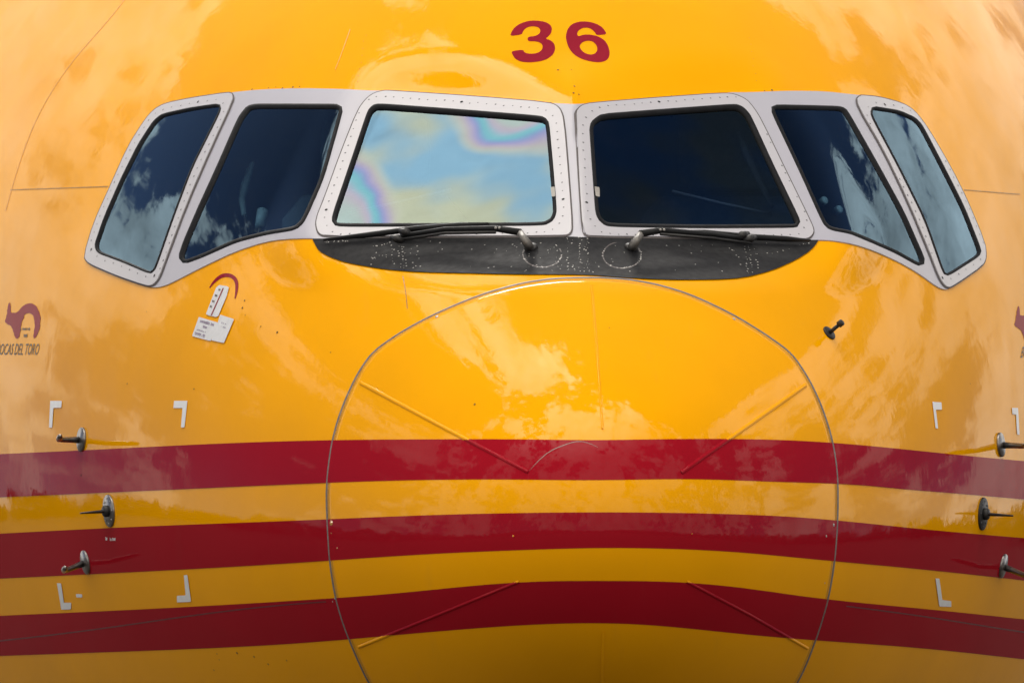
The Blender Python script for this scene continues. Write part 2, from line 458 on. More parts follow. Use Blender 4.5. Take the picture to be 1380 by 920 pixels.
def tube(V, F, path, radii, seg=10, cap=True):
    """sweep a round section along 3-D points, appended to V, F"""
    path = np.asarray(path, float); n = len(path)
    if np.isscalar(radii): radii = [radii] * n
    t = np.gradient(path, axis=0); t /= np.linalg.norm(t, axis=1)[:, None]
    up = np.array([0, 0, 1.0]) if abs(t[0][2]) < .9 else np.array([1.0, 0, 0])
    k = len(V)
    for i in range(n):
        a = np.cross(t[i], up); a /= np.linalg.norm(a); b = np.cross(a, t[i]); up = b
        for j in range(seg):
            q = 2 * math.pi * j / seg
            V.append(path[i] + radii[i] * (math.cos(q) * a + math.sin(q) * b))
    for i in range(n - 1):
        for j in range(seg):
            l = (j + 1) % seg; F.append((k + i * seg + j, k + i * seg + l, k + (i + 1) * seg + l, k + (i + 1) * seg + j))
    if cap:
        F.append(tuple(k + j for j in range(seg))[::-1]); F.append(tuple(k + (n - 1) * seg + j for j in range(seg)))
def disc(V, F, c, n, r, h, seg=20, bevel=.25):
    """a low round plate on point c with axis n"""
    n = np.asarray(n, float); n /= np.linalg.norm(n)
    tube(V, F, [c - n * .004, c + n * h * (1 - bevel), c + n * h], [r, r, r * (1 - bevel * h / r if h < r else .8)], seg)
def lifted(uv, h):
    """a point that lies h metres off the hull on the sight line of a photograph point"""
    s, n = surf(np.array([uv], float)); d = s[0] - CAM; d /= np.linalg.norm(d)
    return s[0] - d * (h / max(.15, abs(d @ n[0])))
def dots(name, uv, r, lift, mats, parent, seg=8, fmat=None):
    """many small screw or rivet heads as one mesh"""
    uv = np.asarray(uv, float)
    if np.isscalar(r): r = [r] * len(uv)
    s, nn = surf(uv); V = []; F = []; fm = []
    for i in range(len(uv)):
        n = nn[i]; a = np.cross(n, [0, 0, 1.0]); a /= np.linalg.norm(a); b = np.cross(n, a); k = len(V)
        for j in range(seg):
            q = 2 * math.pi * j / seg; V.append(s[i] + n * lift + r[i] * (math.cos(q) * a + math.sin(q) * b))
        V.append(s[i] + n * (lift + r[i] * .3))
        for j in range(seg): F.append((k + j, k + (j + 1) % seg, k + seg)[::-1]); fm.append(0 if fmat is None else fmat[i])
    o = link(name, V, F, mats, parent, smooth=False, fmat=fm); o['kind'] = 'stuff'; return o
def box(V, F, c, sx, sy, sz, rx=0.0):
    k = len(V); cr, sr = math.cos(rx), math.sin(rx)
    for dx in (-1, 1):
        for dy in (-1, 1):
            for dz in (-1, 1):
                y, z = dy * sy / 2, dz * sz / 2
                V.append(np.array([c[0] + dx * sx / 2, c[1] + y * cr - z * sr, c[2] + y * sr + z * cr]))
    for f in ((0, 1, 3, 2), (4, 6, 7, 5), (0, 4, 5, 1), (2, 3, 7, 6), (0, 2, 6, 4), (1, 5, 7, 3)): F.append(tuple(k + i for i in f))

# ------------------------------------------------------------------ apron and the treeline the paint mirrors
def ground():
    mm, nt, b = mat('apron_concrete'); co = objco(nt)
    n1 = noise(nt, co, .12, 6.0, .6); n2 = noise(nt, co, 3.0, 5.0, .6)
    c = mixc(nt, remap(nt, n1, .35, .65, 0, 1), (.045, .036, .027, 1), (.032, .026, .020, 1))
    c = mixc(nt, remap(nt, n2, .45, .75, 0, .5), c, (.04, .04, .04, 1))
    br = N(nt, 'ShaderNodeTexBrick'); nt.links.new(co, br.inputs['Vector']); br.offset = 0.0
    br.inputs['Scale'].default_value = 1.0; br.inputs['Brick Width'].default_value = 6.0; br.inputs['Row Height'].default_value = 6.0
    br.inputs['Mortar Size'].default_value = .02
    c = mixc(nt, br.outputs['Fac'], c, (.02, .02, .02, 1))
    nt.links.new(c, b.inputs['Base Color']); setp(b, Roughness=.9)
    R = 3000.0
    o = link('ground', [(-R, -R, 0), (R, -R, 0), (R, R, 0), (-R, R, 0)], [(0, 1, 2, 3)], mm, smooth=False)
    o['kind'] = 'structure'; o['label'] = 'dark grey airport apron under the airplane nose'
ground()
def treeline():
    """a far ring of wood round the airfield: thousands of leaf clumps over short trunks"""
    mm, nt, b = mat('far_foliage'); co = objco(nt)
    nt.links.new(mixc(nt, noise(nt, co, .2, 5), (.030, .050, .018, 1), (.075, .10, .035, 1)), b.inputs['Base Color']); setp(b, Roughness=.9)
    n = 560; k = 300
    a = 2 * np.pi * (np.arange(n) + rng.uniform(-.4, .4, n)) / n; R = rng.uniform(230, 300, n)
    h = 8 + 3 * np.sin(a * 5 + 1) + rng.uniform(-2, 4, n); w = h * rng.uniform(.30, .46, n)
    t = rng.uniform(.08, 1, (n, k)); q = rng.uniform(0, 2 * np.pi, (n, k))
    rad = w[:, None] * np.sin(np.pi * np.clip(t, .05, .97))**.6 * np.sqrt(rng.uniform(.1, 1, (n, k)))
    c = np.stack([(R * np.sin(a))[:, None] + rad * np.cos(q), (R * np.cos(a))[:, None] + rad * np.sin(q), t * h[:, None] + .6], -1).reshape(-1, 3)
    # each clump: three ragged leaf fans
    m_ = len(c); r = rng.uniform(.5, 1.0, m_)
    tri = rng.normal(0, 1, (m_, 9, 3)); tri /= np.linalg.norm(tri, axis=2)[:, :, None]
    V = (c[:, None] + tri * (r[:, None] * rng.uniform(.6, 1.2, (m_, 9)))[:, :, None]).reshape(-1, 3)
    V[:, 2] = np.maximum(V[:, 2], .05)
    F = np.arange(len(V)).reshape(-1, 3)
    o = link('treeline', V, F, mm, smooth=False); o['kind'] = 'stuff'; o['label'] = 'far dark wood round the airfield mirrored low in the paint'
treeline()

# ------------------------------------------------------------------ traced outlines (photograph points, laid on the hull by surf)
def tr(s, ox, oy, pts): return [(x / s + ox, y / s + oy) for x, y in pts]
K1 = lambda p: tr(3.0675, 90, 100, p)
K2 = lambda p: tr(3.1737, 420, 100, p)
K3 = lambda p: tr(3.1737, 740, 100, p)
K4 = lambda p: tr(3.0675, 980, 100, p)
PANES = {
 1: K1([(126, 730), (170, 600), (240, 440), (310, 300), (372, 205), (405, 178), (520, 153), (640, 136), (630, 170), (520, 390), (445, 590), (372, 800), (356, 822), (240, 772)]),
 2: K1([(762, 142), (940, 142), (1122, 143), (1128, 152), (1050, 430), (975, 600), (945, 632), (830, 650), (700, 683), (560, 745), (492, 770), (482, 755), (500, 700), (560, 560), (640, 385), (725, 190)]),
 3: K2([(275, 152), (320, 152), (660, 177), (985, 203), (1003, 217), (1020, 400), (1036, 595), (1025, 624), (995, 641), (560, 645), (112, 646), (104, 630), (115, 590), (190, 370), (256, 172)]),
 4: K3([(182, 198), (480, 175), (795, 152), (822, 166), (846, 195), (940, 400), (1056, 640), (1050, 650), (640, 652), (248, 646), (220, 622), (210, 595), (196, 400)]),
 5: K4([(190, 148), (205, 144), (330, 146), (466, 150), (484, 162), (605, 375), (715, 575), (803, 776), (790, 782), (700, 732), (600, 687), (510, 650), (428, 635), (406, 615), (300, 380)]),
 6: K4([(578, 146), (700, 165), (764, 193), (792, 222), (890, 410), (965, 560), (1034, 736), (1024, 752), (903, 830), (890, 822), (812, 600), (700, 375)]),
}
GASK = {1: 3.4, 2: 6.0, 3: 5.8, 4: 6.0, 5: 5.2, 6: 3.5}
PLATES = {
 1: K1([(80, 755), (95, 783), (215, 835), (338, 877), (362, 876), (388, 846), (412, 780), (502, 540), (602, 310), (694, 110), (690, 88), (676, 83), (520, 106), (412, 128), (368, 153), (332, 193), (262, 303), (182, 482), (120, 620)]),
 3: K2([(310, 80), (338, 80), (700, 104), (1025, 131), (1062, 152), (1080, 200), (1100, 440), (1116, 660), (1108, 690), (1080, 697), (560, 700), (48, 700), (27, 676), (22, 630), (62, 530), (130, 340), (202, 160), (240, 110), (275, 88)]),
 4: K3([(116, 195), (114, 165), (136, 142), (180, 132), (460, 110), (740, 90), (790, 95), (840, 117), (870, 152), (902, 202), (1010, 425), (1120, 650), (1130, 682), (1112, 706), (1085, 712), (600, 704), (168, 699), (148, 690), (130, 440)]),
 6: K4([(530, 94), (620, 101), (720, 128), (768, 158), (827, 237), (917, 392), (982, 522), (1056, 700), (1062, 758), (1050, 792), (930, 875), (905, 886), (888, 872), (868, 840), (830, 740), (742, 530), (642, 320), (536, 140)]),
}
SURROUND = [(115.4, 347.8), (121, 356), (158, 371), (200.8, 386.9), (210, 388), (218, 387), (230, 383), (272.5, 361), (318, 339.6), (357, 327), (383, 323), (419, 322), (423, 323),
 (499, 321.5), (703, 320), (770, 320), (787, 321), (930, 323), (1102, 324.5), (1120, 325), (1149.5, 329.8), (1175.6, 338), (1208, 352.6), (1234, 367), (1263.6, 388.5), (1273.4, 391), (1283, 387),
 (1324, 359), (1328, 348), (1325.6, 328), (1301, 269.5), (1280, 227), (1250.6, 176.6), (1231, 150.5), (1214.7, 140.7), (1182, 132), (1149.5, 128.7), (1110, 124.4), (1061.5, 123.8), (1011, 126), (979.5, 126),
 (897.5, 132.5), (803, 140), (776, 142), (758.7, 141), (735, 140.3), (640.6, 132), (524, 123.6), (495.6, 123.6), (465, 121.5), (403, 120.2), (350.8, 122), (311.7, 126), (259.5, 133.6), (223.7, 140.7), (209, 149), (197.6, 162), (174.8, 197.8), (148.7, 256.5), (119, 328)]
GLARE = [(421, 322), (425, 330), (430, 339), (444, 347), (467, 355), (514.5, 363.6), (562, 367.8), (640.6, 369.6), (703.6, 371), (760, 371), (800, 372), (834.5, 374.8), (891, 378), (960.6, 378), (1001.5, 375.5), (1039, 366), (1071, 352),
 (1093, 338), (1103, 325), (1103, 320), (930, 318), (787, 317), (703, 316), (499, 317), (423, 318)]
RING = [(800, 374.7), (746, 376), (700.5, 382.8), (648, 397.5), (589.6, 422), (544, 446), (503, 474), (483, 503), (468, 534), (456, 565.5), (447.7, 598), (442, 640.5), (440.7, 670), (442, 704), (445, 755.6), (452, 801), (462.6, 838), (477.8, 877),
 (497.6, 920), (530, 972), (580, 1022), (650, 1065), (735, 1088), (790, 1092), (850, 1088), (930, 1062), (1000, 1015), (1045, 965), (1073.6, 920), (1087, 892), (1102.5, 850), (1116, 804), (1124, 755.6), (1128, 700), (1128.5, 655), (1125.7, 621),
 (1119, 585), (1106, 546), (1090, 511.7), (1067, 477), (1034, 453), (988.7, 425), (933, 398.5), (887.6, 384.5), (845, 377)]
LV = lambda pts: (np.array([p[0] for p in pts], float), np.array([p[1] for p in pts], float))
STRIPES = [
 ([(0, 611.5), (110, 606.5), (240, 600), (420, 593.5), (600, 591.8), (700, 592), (800, 593), (880, 592), (980, 591.5), (1080, 594), (1202, 603.6), (1332, 616.7), (1380, 621)],
  [(0, 669.6), (196, 661), (400, 652), (550, 647), (700, 646), (800, 646.8), (932, 645.5), (1054, 649.3), (1160, 653.5), (1210, 658), (1300, 665.5), (1380, 672.5)]),
 ([(0, 718.5), (196, 708.8), (400, 701), (572, 694), (694, 691), (800, 690), (962, 691.8), (1080, 697), (1243, 712.5), (1380, 724.5)],
  [(0, 779), (196, 769.4), (400, 757.8), (572, 746.5), (694, 741), (800, 738), (902, 739), (1008, 744.8), (1080, 751.5), (1243, 766.7), (1380, 781.5)]),
 ([(0, 829), (196, 820), (400, 808.5), (542, 798), (663, 786.5), (740, 782.5), (800, 782), (917, 784), (993, 790.6), (1084, 803), (1243, 819.5), (1380, 833.8)],
  [(0, 883), (196, 876), (400, 866), (542, 854.2), (694, 842.2), (800, 838.8), (871, 841.2), (993, 852.8), (1084, 860.8), (1243, 872.8), (1380, 887.5)]),
]
STR_F = [(spline(*LV(a)), spline(*LV(b))) for a, b in STRIPES]
def in_stripe(uv):
    for ft, fb in STR_F:
        if ft(uv[0]) < uv[1] < fb(uv[0]): return 1
    return 0

PANE_C = {k: resample(chaikin(p, 2, .14), 3.5) for k, p in PANES.items()}
ring_c = resample(chaikin(RING, 3), 5.0)

# ------------------------------------------------------------------ the airplane
plane = bpy.data.objects.new('airplane', None); scene.collection.objects.link(plane)
plane['label'] = 'yellow cargo airplane nose with three red stripes, six cockpit windows and number 36'
plane['category'] = 'airplane'

def hull_grid(s_list, th, inset=0.0):
    s = np.asarray(s_list)[:, None]; t = np.asarray(th)[None, :]
    zc = tab(ZC, s); H = np.where(np.sin(t) > 0, tab(ZT, s) - zc, zc - tab(ZB, s))
    x = (tab(WW, s) - inset) * np.cos(t); z = zc + (H - inset) * np.sin(t); y = np.broadcast_to(s * s, x.shape) + inset * .9
    yf = facet_blend(x.ravel(), z.ravel(), y.ravel() - inset * .9).reshape(x.shape) + inset * .9
    return np.stack([x, yf, z + TIP[2]], -1)
def grid_faces(r, c, closed=True):
    i, j = np.meshgrid(np.arange(r - 1), np.arange(c if closed else c - 1), indexing='ij'); k = (j + 1) % c
    return np.stack([i * c + j, i * c + k, (i + 1) * c + k, (i + 1) * c + j], -1).reshape(-1, 4)
def fuselage():
    ys = np.concatenate([np.linspace(.10, .8, 60), np.arange(.808, 2.6, .008), np.linspace(2.62, 6, 90), np.linspace(6.1, 23.5, 50)])
    th = np.linspace(0, 2 * math.pi, 640, endpoint=False)
    G = hull_grid(np.sqrt(ys), th); V = G.reshape(-1, 3); F = grid_faces(len(ys), len(th))
    uv = project(V); c = uv[F].mean(1); front = V[F][:, :, 1].mean(1) < 4.2
    hole = inside(c, offset(ring_c, -6))
    for k, p in PANE_C.items(): hole |= inside(c, offset(p, 2.5))
    F = F[~(hole & front)]
    F = [tuple(f[::-1]) for f in F]
    k = len(V); n = len(th); b0 = (len(ys) - 1) * n
    V = np.vstack([V, [[0, 24.2, TIP[2] + .5]]]); F += [(b0 + j, b0 + (j + 1) % n, k)[::-1] for j in range(n)]
    return link('fuselage_skin', V, F, M['yellow'], plane)
fuselage()

def radome():
    n = len(ring_c); ss = np.linspace(0, 1, 76)[1:]**1.15; c = np.array([812.0, 712.0])
    P = [c[None]] + [c + s * (ring_c - c) for s in ss]
    S, Nn = surf(np.vstack(P)); V = S + Nn * .0006
    S2, N2 = surf(ring_c); V = np.vstack([V, S2 - N2 * .006])
    F = [(0, 1 + j, 1 + (j + 1) % n) for j in range(n)]
    for i in range(len(ss)):
        for j in range(n):
            a = 1 + i * n; F.append((a + j, a + n + j, a + n + (j + 1) % n, a + (j + 1) % n))
    fl = area2(ring_c) > 0
    if fl: F = [f[::-1] for f in F]
    return link('radome', V, F, M['yellow'], plane)
dome = radome()
band('radome_seam', ring_c, (2.0, 1.3, 0.2, -.4), (.0002, .0017, .0017, .0006), M['seam'], dome)

def stripe(ft, fb, rows=9):
    xs = np.arange(-40, 1421, 6.0); uv = np.array([[(x, ft(x) + (fb(x) - ft(x)) * r / (rows - 1)) for r in range(rows)] for x in xs]).reshape(-1, 2)
    S, Nn = surf(uv); G = (S + Nn * .0011).reshape(len(xs), rows, 3)
    def side(e, sg):                                           # carry the stripe on along the hull at its own height
        out = []
        z = G[e, :, 2] - TIP[2]; y0 = G[e, :, 1]
        for f in np.linspace(.02, 1, 26):
            y = y0 + (22 - y0) * f * f; s = np.sqrt(y); zc = tab(ZC, s); H = np.where(z > zc, tab(ZT, s) - zc, zc - tab(ZB, s))
            out.append(np.stack([sg * (tab(WW, s) * np.sqrt(np.clip(1 - ((z - zc) / H)**2, .01, 1)) + .0011), y, z + TIP[2]], 1))
        return out
    G = np.concatenate([np.array(side(0, -1))[::-1], G, np.array(side(-1, 1))], 0)
    F = [tuple(f) for f in grid_faces(len(G), rows, False)]
    return link('stripe', G.reshape(-1, 3), F, M['red'], plane)
for ft, fb in STR_F: stripe(ft, fb)

# white surround, anti-glare panel
sheet('window_surround', chaikin(SURROUND, 1), [offset(PANE_C[k], GASK[k] * .55) for k in PANES], M['white'], plane, .0030, wall=.006)
glare = sheet('anti_glare_panel', chaikin(GLARE, 1), [], M['black'], plane, .0028)

# ------------------------------------------------------------------ windows
def iridescent():
    """laminated windscreen: strain in the heated plies colours its mirror image"""
    mm, nt, gl = glass('windscreen_glass', 2.05, (.30, .38, .50), dirt=.012)
    co = objco(nt)
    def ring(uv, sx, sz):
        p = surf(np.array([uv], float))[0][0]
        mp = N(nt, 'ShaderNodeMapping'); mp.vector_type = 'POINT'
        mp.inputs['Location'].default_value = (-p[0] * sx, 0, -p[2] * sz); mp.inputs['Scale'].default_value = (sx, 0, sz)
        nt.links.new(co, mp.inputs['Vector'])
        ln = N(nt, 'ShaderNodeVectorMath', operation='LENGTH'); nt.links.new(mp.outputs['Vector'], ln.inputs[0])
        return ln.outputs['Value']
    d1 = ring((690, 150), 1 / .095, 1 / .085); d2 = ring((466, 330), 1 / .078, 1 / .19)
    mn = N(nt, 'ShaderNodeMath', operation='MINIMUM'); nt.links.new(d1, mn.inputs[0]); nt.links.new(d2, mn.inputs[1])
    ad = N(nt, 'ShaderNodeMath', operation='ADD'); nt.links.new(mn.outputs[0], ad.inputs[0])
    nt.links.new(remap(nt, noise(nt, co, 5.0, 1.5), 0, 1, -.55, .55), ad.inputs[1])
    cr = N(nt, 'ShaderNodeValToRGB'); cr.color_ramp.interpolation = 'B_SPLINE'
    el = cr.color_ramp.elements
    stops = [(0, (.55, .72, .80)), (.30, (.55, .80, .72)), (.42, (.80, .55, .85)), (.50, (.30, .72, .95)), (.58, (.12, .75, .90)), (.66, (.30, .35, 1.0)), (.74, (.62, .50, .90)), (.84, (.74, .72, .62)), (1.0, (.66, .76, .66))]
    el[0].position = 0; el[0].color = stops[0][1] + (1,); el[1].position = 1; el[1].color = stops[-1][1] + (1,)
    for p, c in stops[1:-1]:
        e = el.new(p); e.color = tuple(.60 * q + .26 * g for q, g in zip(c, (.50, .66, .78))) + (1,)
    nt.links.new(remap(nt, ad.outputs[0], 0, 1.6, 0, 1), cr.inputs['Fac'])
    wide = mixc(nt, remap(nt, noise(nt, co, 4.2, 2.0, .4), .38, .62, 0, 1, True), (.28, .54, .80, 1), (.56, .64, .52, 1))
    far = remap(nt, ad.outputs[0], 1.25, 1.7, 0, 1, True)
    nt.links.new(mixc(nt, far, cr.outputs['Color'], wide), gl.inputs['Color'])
    return mm
M['screen'] = iridescent()

def screws_along(contour, off, gap, bigs):
    p = resample(offset(contour, off), gap)
    p = p + rng.normal(0, .35, p.shape)
    r = rng.uniform(.0017, .0026, len(p)); idx = np.zeros(len(p), int)
    for b in bigs:
        i = int(np.argmin(np.hypot(*(p - np.array(b)).T))); r[i] = .0038; idx[i] = 1
    return p, r, idx
BIG = {1: [(274, 138), (122, 341), (210, 374)], 3: [(625, 140), (441, 282), (760, 275)], 4: [(891, 141), (793, 274), (1078, 284)], 6: [(1185, 142), (1269, 377)]}
def window(k):
    pc = PANE_C[k]; g = GASK[k]; front = k in (3, 4)
    name = 'windscreen' if front else 'side_window'
    top = .0062 if k in PLATES else .0032
    # rubber gasket: the window itself, carrying pane, plate and screws
    low = top - (.0040 if front else .0022)
    gk = band(name, pc, (g, g * .8, g * .45, .3, -.5, -.8), (top - .001, top + .0010, top + .0014, top + .0002, low, low - .004), M['rubber'], plane)
    if k == 3: gk['label'] = 'left windscreen mirroring bright sky in rainbow colours'
    if k == 4: gk['label'] = 'right windscreen, dark and clear'
    P2, F = fill(offset(pc, .4), [], 4.0); S, Nn = surf(P2)
    F = [tuple(f) if area2(P2[list(f)]) < 0 else tuple(f[::-1]) for f in F]
    link('pane', S + Nn * (low - .0010), F, M['screen'] if front else M['glass'], gk, Nn)
    if k in PLATES:
        pl = chaikin(PLATES[k], 1)
        sheet('sealant_groove', offset(resample(pl, 4), 2.0), [offset(pc, g * .5)], M['groove'], gk, .0040)
        sheet('frame_plate', pl, [offset(pc, g * .55)], M['plate'], gk, .0062, wall=.004)
        off = g + {1: 5.0, 3: 9.0, 4: 9.0, 6: 4.6}[k]
        p, r, ix = screws_along(pc, off, 11.5 if front else 12.0, BIG[k])
        keep = inside(p, offset(resample(pl, 4), -1.3))
        dots('frame_screws', p[keep], r[keep], .0067, [M['screw'], M['hole']], gk, fmat=ix[keep])
    return gk
wins = {k: window(k) for k in PANES}
# heater terminal tabs at the inner edges of both windscreens
for uvq, w in (([(743.5, 257), (749, 256), (750, 269), (745, 270)], 3), ([(799.5, 256), (806, 257), (806.5, 270), (801, 269)], 4)):
    sheet('heater_tab', uvq, [], M['tab'], wins[w], .0100, dens=2)

# ------------------------------------------------------------------ lightning strips and seams on the radome
for path, wd in (([(486, 516), (600, 577), (712, 636)], 5.5), ([(1085, 519), (1000, 579), (918, 637)], 6), ([(484, 871), (590, 828), (700, 783)], 4.5),
                 ([(1088, 873), (1010, 828), (925, 783)], 4.5), ([(797, 385), (805, 480), (812, 578)], 3.2), ([(813, 850), (812, 885), (809, 990)], 4)):
    ribbon('lightning_strip', path, wd, .0012, [M['yellow'], M['red']], dome, step=3, high=.0026 if wd > 4 else .0018, fmatf=in_stripe)
ribbon('crack_line', smooth_open([(714, 634), (727, 620), (742, 608), (760, 600), (782, 595), (806, 603)], 3), .8, .0014, M['tab'], dome, step=3, taper=True)
dots('radome_screws', [(589, 427), (989, 430), (447, 704), (447, 718), (455, 738), (692, 722), (932, 719), (1123, 707), (1113, 722), (452, 806), (449, 810), (658, 800), (1111, 785)],
     [.0042, .0042, .0066, .0016, .0022, .0022, .0014, .0040, .003, .0026, .002, .0016, .0018], .0014, [M['chip'], M['yellow']], dome, fmat=[0, 0, 1, 1, 1, 1, 1, 0, 0, 0, 0, 0, 0])
for path in ([(14, 256), (60, 254.5), (104, 253), (146, 251.5)], [(1299, 256), (1335, 259), (1374, 262)], [(543, 372), (547, 395), (549, 416)]):
    ribbon('panel_seam', smooth_open(path, 6), 1.3, .0007, M['ocher'], plane, step=5)
for path in ([(8, 284), (53, 154), (105, 75), (162, 8), (175, -10)], [(452, 94), (462, 68), (472, 40)]):
    ribbon('panel_seam', smooth_open(path, 6), .7, .0007, M['faint'], plane, step=5)
for path in ([(-30, 866), (60, 856), (160, 843), (280, 826), (400, 813), (440, 810)], [(1140, 816), (1245, 830), (1340, 845), (1420, 857)]):
    ribbon('panel_seam', smooth_open(path, 6), 1.7, .0014, M['redseam'], plane, step=6)

# ------------------------------------------------------------------ number, markings, prints
K5 = lambda p: tr(3.45, 560, 0, p)
THREE = K5([(440, 170), (446, 150), (460, 130), (485, 112), (520, 100), (560, 97), (600, 103), (625, 115), (635, 133), (631, 155), (617, 172), (602, 181), (630, 190), (646, 206), (650, 230), (640, 255), (615, 275), (580, 287), (535, 292), (490, 289), (464, 276), (452, 258), (444, 240),
    (500, 233), (505, 244), (520, 251), (550, 252), (575, 245), (590, 230), (591, 212), (580, 200), (560, 194), (520, 193), (522, 173), (555, 170), (575, 160), (582, 145), (574, 130), (555, 124), (530, 125), (510, 134), (499, 148), (495, 162)])
SIX = K5([(890, 160), (870, 130), (840, 112), (800, 102), (760, 102), (725, 115), (706, 138), (698, 170), (703, 200), (715, 230), (737, 256), (770, 275), (815, 288), (855, 292), (885, 285), (900, 268), (903, 245), (896, 215), (880, 190), (852, 172), (815, 163), (780, 163), (757, 172), (750, 160), (756, 145), (775, 132), (800, 130), (820, 138), (834, 152), (840, 165), (864, 164)])
HOLE6 = K5([(762, 215), (775, 198), (800, 190), (825, 195), (842, 212), (846, 235), (835, 252), (812, 257), (785, 248), (768, 232)])
def print_on(name, outer, mtl, holes=(), lift=.0007, k=1, parent=None, step=7.0):
    o = chaikin(outer, k) if k else np.asarray(outer, float)
    return sheet(name, o, [chaikin(h, 1) for h in holes], mtl, parent or plane, lift, step=step, dens=2.0)
print_on('numeral', THREE, M['ink'])
print_on('numeral', SIX, M['ink'], [HOLE6])
K6 = lambda p: tr(3.0675, 0, 360, p)
K7 = lambda p: tr(2.555, 0, 560, p)
for mk in (K6([(210, 552), (258, 552), (256, 580), (223, 581), (218, 662), (205, 662)]), K6([(722, 552), (777, 552), (765, 662), (750, 662), (757, 582), (719, 582)]),
           K7([(198, 575), (212, 575), (222, 642), (247, 642), (246, 665), (213, 666)]), K7([(635, 548), (647, 546), (660, 639), (611, 641), (611, 618), (641, 617)]),
           tr(3.287, 1080, 380, [(578, 530), (618, 533), (620, 565), (593, 565), (603, 648), (592, 648)]), tr(3.287, 1080, 380, [(930, 557), (957, 557), (964, 675), (953, 675), (948, 585), (932, 585)]),
           tr(3.067, 1080, 620, [(552, 487), (568, 487), (580, 575), (617, 580), (617, 604), (568, 602)])):
    print_on('corner_mark', mk, M['mark'], k=0, lift=.0015)
print_on('small_mark', K7([(264, 612), (285, 613), (285, 624), (264, 624)]), M['mark'], k=0, lift=.0015)
LOGO = K6([(20, 230), (28, 200), (35, 150), (42, 145), (46, 172), (45, 188), (70, 190), (95, 160), (120, 147), (142, 152), (160, 175), (170, 210), (166, 250), (155, 285), (138, 300), (140, 270), (146, 240), (140, 205), (125, 187), (106, 191), (95, 215), (86, 250), (81, 288), (66, 300), (58, 270), (48, 245), (35, 236)])
def rough_edge(p, a):
    p = resample(chaikin(p, 1), 2.2); return offset(p, 0) + rng.normal(0, a, p.shape)
def text_on(name, body, x0, x1, y0, y1, mtl, shear=0.0, tilt=0.0, parent=None, lift=.0008):
    """lettering of the built-in face fitted to a box of photograph points"""
    cu = bpy.data.curves.new('lettering', 'FONT'); cu.body = body; cu.resolution_u = 3
    t = bpy.data.objects.new('lettering', cu); scene.collection.objects.link(t)
    me = t.to_mesh(); v = np.array([tuple(q.co)[:2] for q in me.vertices]); f = [tuple(p.vertices) for p in me.polygons]
    t.to_mesh_clear(); bpy.data.objects.remove(t); bpy.data.curves.remove(cu)
    a = (v - v.min(0)) / (v.max(0) - v.min(0))
    uv = np.stack([x0 + (x1 - x0) * a[:, 0] + shear * (a[:, 1] - .5), y1 + (y0 - y1) * a[:, 1] + tilt * a[:, 0]], 1)
    S, Nn = surf(uv)
    o = link(name, S + Nn * lift, f, mtl, parent or plane, Nn); o['kind'] = 'stuff'; return o
def strokes(name, lines, mtl, parent, lift):
    """lettering too small to read: uneven little upright marks along each line (start, end, height)"""
    V, F, NN = [], [], []
    for (a, b, h) in lines:
        a = np.array(a, float); b = np.array(b, float); L = np.hypot(*(b - a)); t = (b - a) / L; n = np.array([-t[1], t[0]]); x = 0.0
        while x < L:
            w = rng.uniform(.5, 1.3)
            if rng.random() < .82:
                hh = h * rng.uniform(.7, 1.0); c = a + t * x
                q = np.array([c + n * h / 2, c + t * w + n * h / 2, c + t * w + n * (h / 2 - hh), c + n * (h / 2 - hh)])
                S, Nn = surf(q); k = len(V); V += list(S + Nn * lift); NN += list(Nn); F.append((k, k + 1, k + 2, k + 3))
            x += w + rng.uniform(.15, .6)
    o = link(name, V, F, mtl, parent, NN); o['kind'] = 'stuff'; return o
for dx, dy in ((0, 0), (1359.5, 4)):
    pts = np.array(LOGO) + (dx, dy)
    lg = sheet('map_emblem', rough_edge(pts, .35), [], M['ink'], plane, .0007, step=7, dens=2)
    text_on('place_name', 'BOCAS DEL TORO', -3 + dx + (20 if dx else 0), 53 + dx + (20 if dx else 0), 463 + dy, 478 + dy, M['letter'], shear=3.0)
    strokes('small_lettering', [((28 + dx, 443 + dy), (42 + dx, 443 + dy), 3.6), ((32.5 + dx, 452 + dy), (36.5 + dx, 452 + dy), 4.4)], M['letter'], plane, .0010)
strokes('small_lettering', [((143, 725), (144.5, 725), 5), ((149, 726), (156.5, 725.5), 4.5)], M['mark'], plane, .0016)

K8 = lambda p: tr(7.077, 240, 350, p)
arc = K8([(303, 268), (330, 230), (365, 192), (410, 160), (460, 147), (510, 157), (545, 185), (560, 220), (562, 270), (556, 320), (544, 372)])
ribbon('red_arc_mark', smooth_open(arc, 2), 5.2, .0008, M['ink'], plane, step=2, taper=True)
pl1 = print_on('placard', K8([(398, 245), (470, 255), (492, 268), (470, 350), (392, 535), (375, 550), (300, 535), (272, 522), (300, 450), (370, 268)]), M['sticker'], k=0, lift=.0022, step=9)
ribbon('placard_line', K8([(440, 275), (385, 400), (325, 535)]), 1.3, .0030, M['ink'], pl1, step=2)
strokes('placard_print', [(tuple(K8([(c[0] - 9, c[1] - 8)])[0]), tuple(K8([(c[0] + 9, c[1] - 4)])[0]), 3.0) for c in ((405, 295), (370, 350), (345, 405), (322, 455))], M['letter'], pl1, .0030)
pl2 = print_on('placard', K8([(205, 548), (392, 603), (318, 778), (140, 730)]), M['sticker'], k=0, lift=.0022, step=9)
pl3 = print_on('placard', K8([(410, 528), (542, 570), (446, 797), (325, 772), (385, 610)]), M['sticker'], k=0, lift=.0027, step=9)
strokes('placard_print', [(*K8([(222, 585), (345, 622)]), 4.0), (*K8([(238, 636), (285, 650)]), 3.4), (*K8([(190, 668), (275, 694)]), 1.8), (*K8([(172, 696), (268, 726)]), 2.6), (*K8([(170, 712), (262, 742)]), 1.6)], M['inkgrey'], pl2, .0028)
